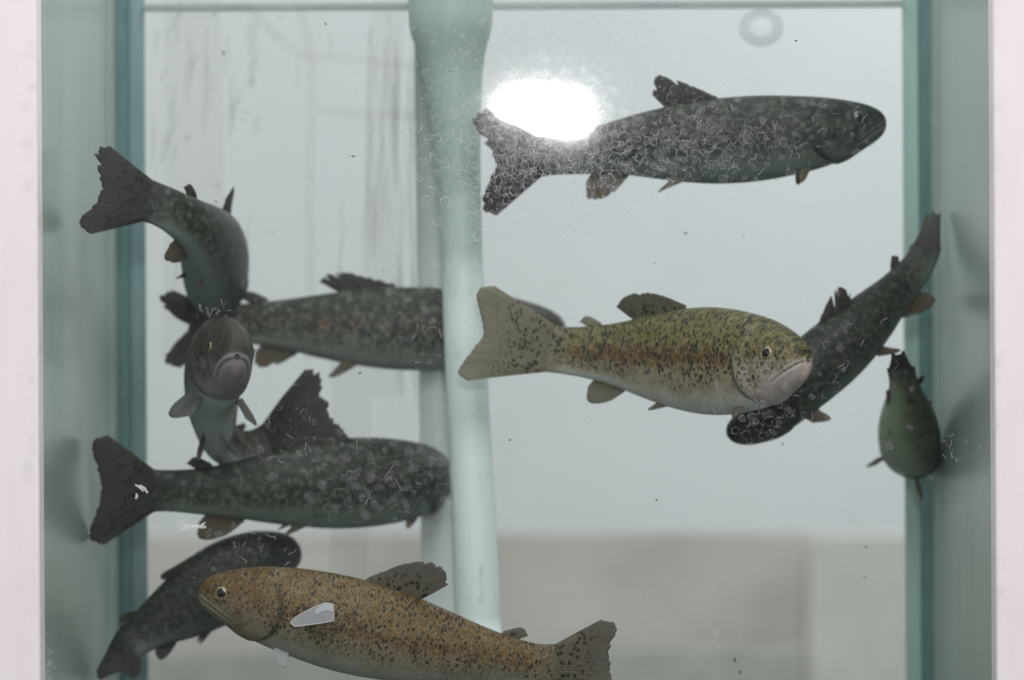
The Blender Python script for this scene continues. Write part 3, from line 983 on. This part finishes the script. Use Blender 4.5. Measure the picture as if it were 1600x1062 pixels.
# 5 trout curling away at the left seam
trout('dark trout curling away from the glass with its broad tail by the left seam', [(338, 478, .400), (340, 462, .370), (341, 434, .330), (337, 408, .285), (328, 384, .240), (310, 360, .195), (278, 336, .160), (235, 316, .145), (160, 298, .135)],
      [(0.4, -0.2, 1), (0.4, -0.2, 1), (0.4, -0.2, 1), (0.38, -0.2, 1), (0.36, -0.2, 1), (0.32, -0.1, 1), (0.25, 0, 1), (0.15, 0, 1), (0, 0, 1)],
      dark('grey_green_trout_skin', 1.25, (0.95, 1, 0.95), 5.0, belly=(0.17, 0.205, 0.20)), FIN_D, FIN_LOW, 1.12, 1.15, 0.9, 1.02, 0.018, seed=8, ragged=0.10, notch=0.08, pelv=0.3, dorsal_h=0.075, clen=0.05)

# 6 trout far back, head behind the standpipe
trout('reddish dark trout passing behind the standpipe, tail at the left', [(884, 512, .345), (770, 510, .345), (650, 511, .345), (530, 509, .345), (410, 506, .345), (345, 508, .34), (248, 516, .33)], [Z] * 7,
      dark('rosy_trout_skin', 1.9, (1.08, 0.96, 0.96), 6.0, (0.25, 0.115, 0.105), 0.85), FIN_D, FIN_LOW, 0.93, 1.0, 0.8, 0.80, 0.05, dstyle=1, seed=10, ragged=0.08, notch=0.15, pelv=0.5, dorsal_h=0.05, dorsal_sweep=0.07)

# 7 trout facing the camera
trout('blackish trout facing the glass head on with a drooping pale mouth', [(371, 556, .095), (362, 556, .115), (346, 561, .150), (334, 585, .200), (334, 645, .240), (350, 690, .268), (395, 706, .280), (472, 668, .272)],
      [(0.05, 0.10, 1), (0.05, 0.12, 1), (0.0, 0.3, 1), (-0.05, 0.8, 0.6), (-0.1, 1, 0.2), (0.1, 0.9, 0.5), (0.0, 0.4, 1), (-0.2, 0.0, 1)],
      mat_trout('blackish_trout_skin', (0.034, 0.034, 0.030), (0.058, 0.048, 0.036), (0.080, 0.070, 0.058), (0.20, 0.21, 0.195), (0.38, 0.42, 0.40), (0.08, 0.055, 0.04), 0.4, 0.85, (0.19, 0.178, 0.178), 0.4, 7.0, lip_amt=1.0, mottle=0.75, spot_scale=48, cellvar=0.25), FIN_D,
      mat_fin('grey_chest_fin', (0.16, 0.165, 0.15), (0.22, 0.22, 0.20), 0.1, 2.5), 1.46, 1.27, 1.0, 1.38, 0.01, M_EYE, drop=1.5, mlen=0.085, er=0.0165, lw=1.7, seed=12, ragged=0.10, notch=0.07, pect=(0.9, 0.55), pelv=0.9, pect_len=0.13, pect_w=1.8, open_mouth=0.002, dorsal_h=0.03, clen=0.15)

# 8 long dark trout in the left half
trout('long dark green trout with a square tail, low in the left half', [(688, 744, .400), (678, 745, .375), (640, 747, .325), (560, 751, .285), (440, 759, .255), (335, 767, .235), (265, 767, .225), (156, 765, .215)], [(0, -0.15, 1)] * 8,
      dark('dark_green_trout_skin', 1.35, (0.94, 1.02, 0.92), 8.0), FIN_D, FIN_LOW, 1.0, 1.1, 0.9, 1.12, 0.010, low=0.7, pect_len=0.05, clen=0.03, seed=14, ragged=0.06, pelv=0.2, dorsal_h=0.022)

# 9 dark trout at bottom left
trout('dark trout bending down into the bottom corner behind the brown one', [(470, 862, .30), (430, 868, .29), (370, 893, .275), (300, 938, .265), (235, 980, .255), (200, 1010, .245), (182, 1062, .225)],
      [(-0.3, -0.2, 0.9)] * 4 + [(-0.6, -0.1, 0.8), (-0.9, 0.3, 0.4), (-0.85, 0.6, 0.2)],
      dark('slate_trout_skin', 0.85, (0.95, 1, 1.02), 9.0), FIN_D, FIN_D, 1.5, 1.4, 0.7, 0.85, 0.02, seed=16, pelv=0.2, dorsal_h=0.03, dorsal_sweep=0.08)

# 10 brown trout in front at the bottom
BROWN = mat_trout('brown_trout_skin', (0.15, 0.12, 0.08), (0.165, 0.100, 0.036), (0.185, 0.132, 0.070), (0.195, 0.18, 0.142), (0.31, 0.31, 0.29), (0.125, 0.055, 0.026), 0.6, 0.92, (0.19, 0.165, 0.13), 0.75, 10.0, spot_scale=98, cellvar=0.2, cellc=(0.33, 0.26, 0.15), cellsc=110, r0=0.26, r1=0.52, blo=0.30)
FIN_B = mat_fin('grey_brown_spotted_fin', (0.20, 0.165, 0.112), (0.21, 0.19, 0.165), 0.9, 4.0)
FIN_BD = mat_fin('dusky_spotted_back_fin', (0.17, 0.14, 0.095), (0.17, 0.158, 0.14), 0.9, 6.0)
FIN_W = mat_fin('whitish_low_fin', (0.55, 0.55, 0.53), (0.60, 0.60, 0.58), 0.0, 5.0)
trout('brown speckled trout nearest the glass along the bottom, nose to the left', [(311, 924, .045), (370, 932, .042), (455, 950, .042), (560, 977, .045), (690, 1009, .05), (800, 1033, .055), (860, 1040, .055), (948, 1036, .055)], [(0.1, -0.12, 1)] * 8,
      BROWN, FIN_B, FIN_W, 1.04, 1.15, 1.0, 0.92, 0.005, M_EYE, eu=0.066, er=0.0165, dstyle=1, db=(0.375, 0.51), dnotch=0.14, dorsal_m=FIN_BD, clen=0.035, seed=18, ragged=0.05, notch=0.03, pect=(0.35, 1.0), pelv=0.2, dorsal_h=0.088, dorsal_sweep=0.07, pect_len=0.06)

# ------------------------------------------------------------------ deposits and scraps on the front glass
M_LIME = mat_film('white_limescale', (0.63, 0.59, 0.67), 0.42, 0.45)
M_LIME_THIN = mat_film('thin_limescale', (0.55, 0.55, 0.60), 0.075, 0.35)
vs, fs, vs2, fs2 = [], [], [], []

def ring(px, py, r, big=1.0):
    n = random.randint(9, 15)
    a0 = random.uniform(0, 6.283)
    span = random.uniform(3.2, 6.28)
    sq = random.uniform(0.75, 1.3)
    pts, ws = [], []
    ph = random.uniform(0, 50)
    for i in range(n):
        a = a0 + span * i / (n - 1)
        rr = r * (1 + 0.5 * nz(ph + math.cos(a) * 1.5, math.sin(a) * 1.5))
        pts.append(at(px + rr * math.cos(a) * sq, py + rr * math.sin(a), -0.0003))
        ws.append(MM * big * (0.25 + 1.9 * abs(nz(ph + 9, i * 0.9))) * (0.45 + 0.55 * math.sin(math.pi * i / (n - 1))))
    ribbon(vs, fs, pts, ws, 0.0002)

def blob(px, py, r):
    b = len(vs2)
    ph = random.uniform(0, 50)
    vs2.append(at(px, py, -0.0005))
    for i in range(12):
        a = 2 * math.pi * i / 12
        rr = r * (0.85 + 0.9 * nz(ph + math.cos(a) * 1.2, math.sin(a) * 1.2))
        vs2.append(at(px + rr * math.cos(a), py + rr * math.sin(a), -0.0002))
    for i in range(12):
        fs2.append((b, b + 1 + i, b + 1 + (i + 1) % 12))

def hair(px, py, ln):
    a = random.uniform(0, 6.283)
    pts, ws = [], []
    for i in range(7):
        pts.append(at(px, py, -0.0003))
        ws.append(MM * random.uniform(0.5, 1.1))
        a += random.uniform(-0.9, 0.9)
        px += math.cos(a) * ln / 6
        py += math.sin(a) * ln / 6
    ribbon(vs, fs, pts, ws, 0.0002)

CELL = {}
def scatter(n, cx, cy, sx, sy, rmin, rmax, pb=0.35, ph=0.25, big=1.0, tight=0.72):
    for _ in range(n):
        x, y = random.gauss(cx, sx), random.gauss(cy, sy)
        if not (66 < x < 1545 and -10 < y < 1070):
            continue
        r = random.uniform(rmin, rmax)
        if random.random() < ph:
            hair(x, y, r * 2.4)
            continue
        gx, gy = int(x // 24), int(y // 24)
        if any((x - a) ** 2 + (y - b) ** 2 < (tight * (r + q)) ** 2 for ix in (-1, 0, 1) for iy in (-1, 0, 1) for a, b, q in CELL.get((gx + ix, gy + iy), ())):
            continue
        CELL.setdefault((gx, gy), []).append((x, y, r))
        ring(x, y, r, big)
        if random.random() < pb:
            blob(x, y, r * 0.95)
scatter(2000, 835, 250, 65, 48, 3, 10, 0.7, 0.08, 1.5, 0.66)
scatter(500, 850, 100, 100, 60, 2, 7, 0.15, 0.6)
scatter(900, 850, 120, 120, 75, 0.8, 2.2, 0.5, 0.1, 0.8, 0.5)
scatter(1000, 985, 235, 95, 36, 3, 9, 0.6, 0.1, 0.85, 0.7)
scatter(220, 1150, 215, 110, 38, 2.5, 8, 0.5, 0.15, 0.55)
scatter(160, 720, 190, 30, 140, 1, 4, 0.2, 0.5, 0.6)
scatter(100, 1270, 600, 75, 65, 2.5, 8, 0.4, 0.1, 0.6)
scatter(55, 1175, 665, 25, 18, 4, 9, 0.5, 0.05, 0.8)
scatter(240, 600, 745, 75, 38, 4, 10, 0.5, 0.05, 0.42)
scatter(40, 670, 500, 30, 45, 2, 7, 0.3, 0.2, 0.45)
scatter(50, 440, 660, 40, 50, 2, 6, 0.3, 0.3, 0.45)
scatter(16, 335, 487, 26, 8, 2, 6, 0.2, 0.8, 0.6)
scatter(40, 400, 855, 55, 22, 2, 7, 0.3, 0.3, 0.45)
scatter(50, 1090, 965, 90, 35, 3, 8, 0.1, 0.4, 0.35)
scatter(16, 1490, 700, 20, 24, 2, 6, 0.5, 0.4, 0.5)
scatter(40, 73, 1045, 5, 20, 2, 4, 0.5, 0.6, 0.8)
for _ in range(45):
    x, y = random.uniform(66, 1545), random.uniform(0, 1062)
    (hair if random.random() < 0.5 else ring)(x, y, random.uniform(2, 6))
lm = obj('limescale', vs, fs, M_LIME, front)
lm['kind'] = 'stuff'
lm2 = obj('limescale_spot', vs2, fs2, M_LIME_THIN, front)
lm2['kind'] = 'stuff'

# glossy patch added on the clear glass to catch the bare lamp's reflection
def mat_glare():
    k = N('glossy_glare_patch')
    g = k.geo()
    f = k.noise(k.mapping(g, (1, 1, 1)), 120, 4, 0.65)
    v_ = k.voro(g, 95, 'DISTANCE_TO_EDGE', 1.0)
    sharp = k.n('ShaderNodeBsdfGlossy')
    sharp.inputs['Roughness'].default_value = 0.045
    soft = k.n('ShaderNodeBsdfGlossy')
    soft.inputs['Roughness'].default_value = 0.22
    t = k.n('ShaderNodeBsdfTransparent')
    m1 = k.n('ShaderNodeMixShader')
    k.put(m1.inputs[0], k.math('MULTIPLY', k.math('MULTIPLY', k.step(0.40, 0.75, f), k.step(0.0, 0.7, k.attr('gloss_amt'))), 0.030))
    k.l(t.outputs[0], m1.inputs[1])
    k.l(soft.outputs[0], m1.inputs[2])
    m2 = k.n('ShaderNodeMixShader')
    k.put(m2.inputs[0], k.math('MULTIPLY', k.step(0.0, 0.3, k.attr('gloss_amt')), 0.05))
    k.l(m1.outputs[0], m2.inputs[1])
    k.l(sharp.outputs[0], m2.inputs[2])
    return k.done(m2.outputs[0])
vs, fs = [], []
cx, cy = 862, 168
vs.append(at(cx, cy, -0.0011))
for i in range(96):
    a = 2 * math.pi * i / 96
    rr = 1 + 0.16 * nz(math.cos(a) * 1.6, math.sin(a) * 1.6, 4.2)
    vs.append(at(cx + 165 * rr * math.cos(a), cy + 115 * rr * math.sin(a), -0.0009))
fs = [(0, 1 + i, 1 + (i + 1) % 96) for i in range(96)]
wf = obj('glare_patch', vs, fs, mat_glare(), front, smooth=False)
attr(wf, 'gloss_amt', [1.0] + [0.0] * 96)

# clear scrap stuck to the glass over the brown trout
def flat_piece(name, pix, Y, th, m, parent=None):
    b = [at(x, y, Y) for x, y in pix]
    n = len(b)
    v_ = b + [p + Vector((0, -th, 0)) for p in b]
    f_ = [tuple(range(n)), tuple(reversed(range(n, 2 * n)))] + [(i, (i + 1) % n, n + (i + 1) % n, n + i) for i in range(n)]
    return obj(name, v_, f_, m, parent, smooth=False)
tp = thing('tape_scrap', 'small clear wedge shaped tape scrap stuck over the brown trout', 'tape scrap', at(490, 960, -0.001))
flat_piece('film', [(454, 971), (462, 963), (488, 949), (508, 941), (520, 943), (522, 969), (500, 973), (460, 978), (454, 974)], -0.0008, 0.0005, mat_film('cloudy_tape', (0.55, 0.59, 0.63), 0.30, 0.3), tp)
flat_piece('fold', [(500, 946), (510, 941), (520, 944), (521, 956), (512, 952), (502, 955), (494, 960), (492, 953)], -0.0016, 0.0005, mat_film('white_tape', (0.66, 0.70, 0.72), 0.38, 0.3), tp)
M_TEDGE = mat_film('tape_edge', (0.72, 0.76, 0.78), 0.5, 0.3)
vs, fs = [], []
ribbon(vs, fs, [at(x, y, -0.0015) for x, y in [(454, 972), (462, 963), (488, 949), (508, 941), (520, 943), (522, 969), (500, 973), (460, 978), (454, 972)]], [MM * 1.5] * 9, 0.0002)
obj('edge', vs, fs, M_TEDGE, tp)

M_FLECK = mat_film('white_fleck', (0.72, 0.74, 0.74), 0.65, 0.5)
vs, fs = [], []
ribbon(vs, fs, [at(x, y, -0.0006) for x, y in [(284, 826), (296, 823), (310, 822), (322, 823)]], [MM * 1.2, MM * 4.5, MM * 6, MM * 4], 0.0004)
for q in range(5):
    ribbon(vs, fs, [at(x, y, -0.0006) for x, y in [(300, 822), (288, 822 + (q - 2) * 2.5), (272, 821 + (q - 2) * 5)]], [MM * 2, MM * 1.2, MM * 0.6], 0.0003)
ribbon(vs, fs, [at(x, y, -0.0007) for x, y in [(313, 824), (316, 819), (321, 815)]], [MM * 5, MM * 4, MM * 2], 0.0004)
tag(obj('fleck', vs, fs, M_FLECK), 'white frayed fleck stuck on the glass below the long dark green trout', 'fleck', 'white flecks stuck on the glass')
vs, fs = [], []
for P in ([(211, 757), (218, 760), (224, 767)], [(219, 757), (226, 763), (231, 770)], [(213, 770), (214, 775), (212, 779)]):
    ribbon(vs, fs, [at(x, y, -0.0006) for x, y in P], [MM * 2, MM * 4.5, MM * 2.5], 0.0003)
tag(obj('fleck', vs, fs, M_FLECK), 'broken white fleck stuck on the glass over the square tail', 'fleck', 'white flecks stuck on the glass')

# specks drifting in the water
M_SPECK = mat_plain('dark_speck', (0.07, 0.075, 0.06), (0.14, 0.13, 0.10), 60, 0.7)
bm = bmesh.new()
for _ in range(48):
    p = at(random.uniform(240, 1400), random.uniform(30, 1050), random.uniform(0.03, 0.3))
    r = random.choice([0.0004, 0.0006, 0.0008, 0.0011])
    m = Matrix.Translation(p) @ Matrix.Rotation(random.uniform(0, 3), 4, 'Y') @ Matrix.Diagonal((r, r, r * random.uniform(1, 2.4), 1))
    bmesh.ops.create_icosphere(bm, subdivisions=1, radius=1.0, matrix=m)
bm.verts.index_update()
sp = obj('debris', [v.co.copy() for v in bm.verts], [[v.index for v in f.verts] for f in bm.faces], M_SPECK)
bm.free()
tag(sp, 'tiny dark specks of debris drifting in the tank water', 'debris', kind='stuff')
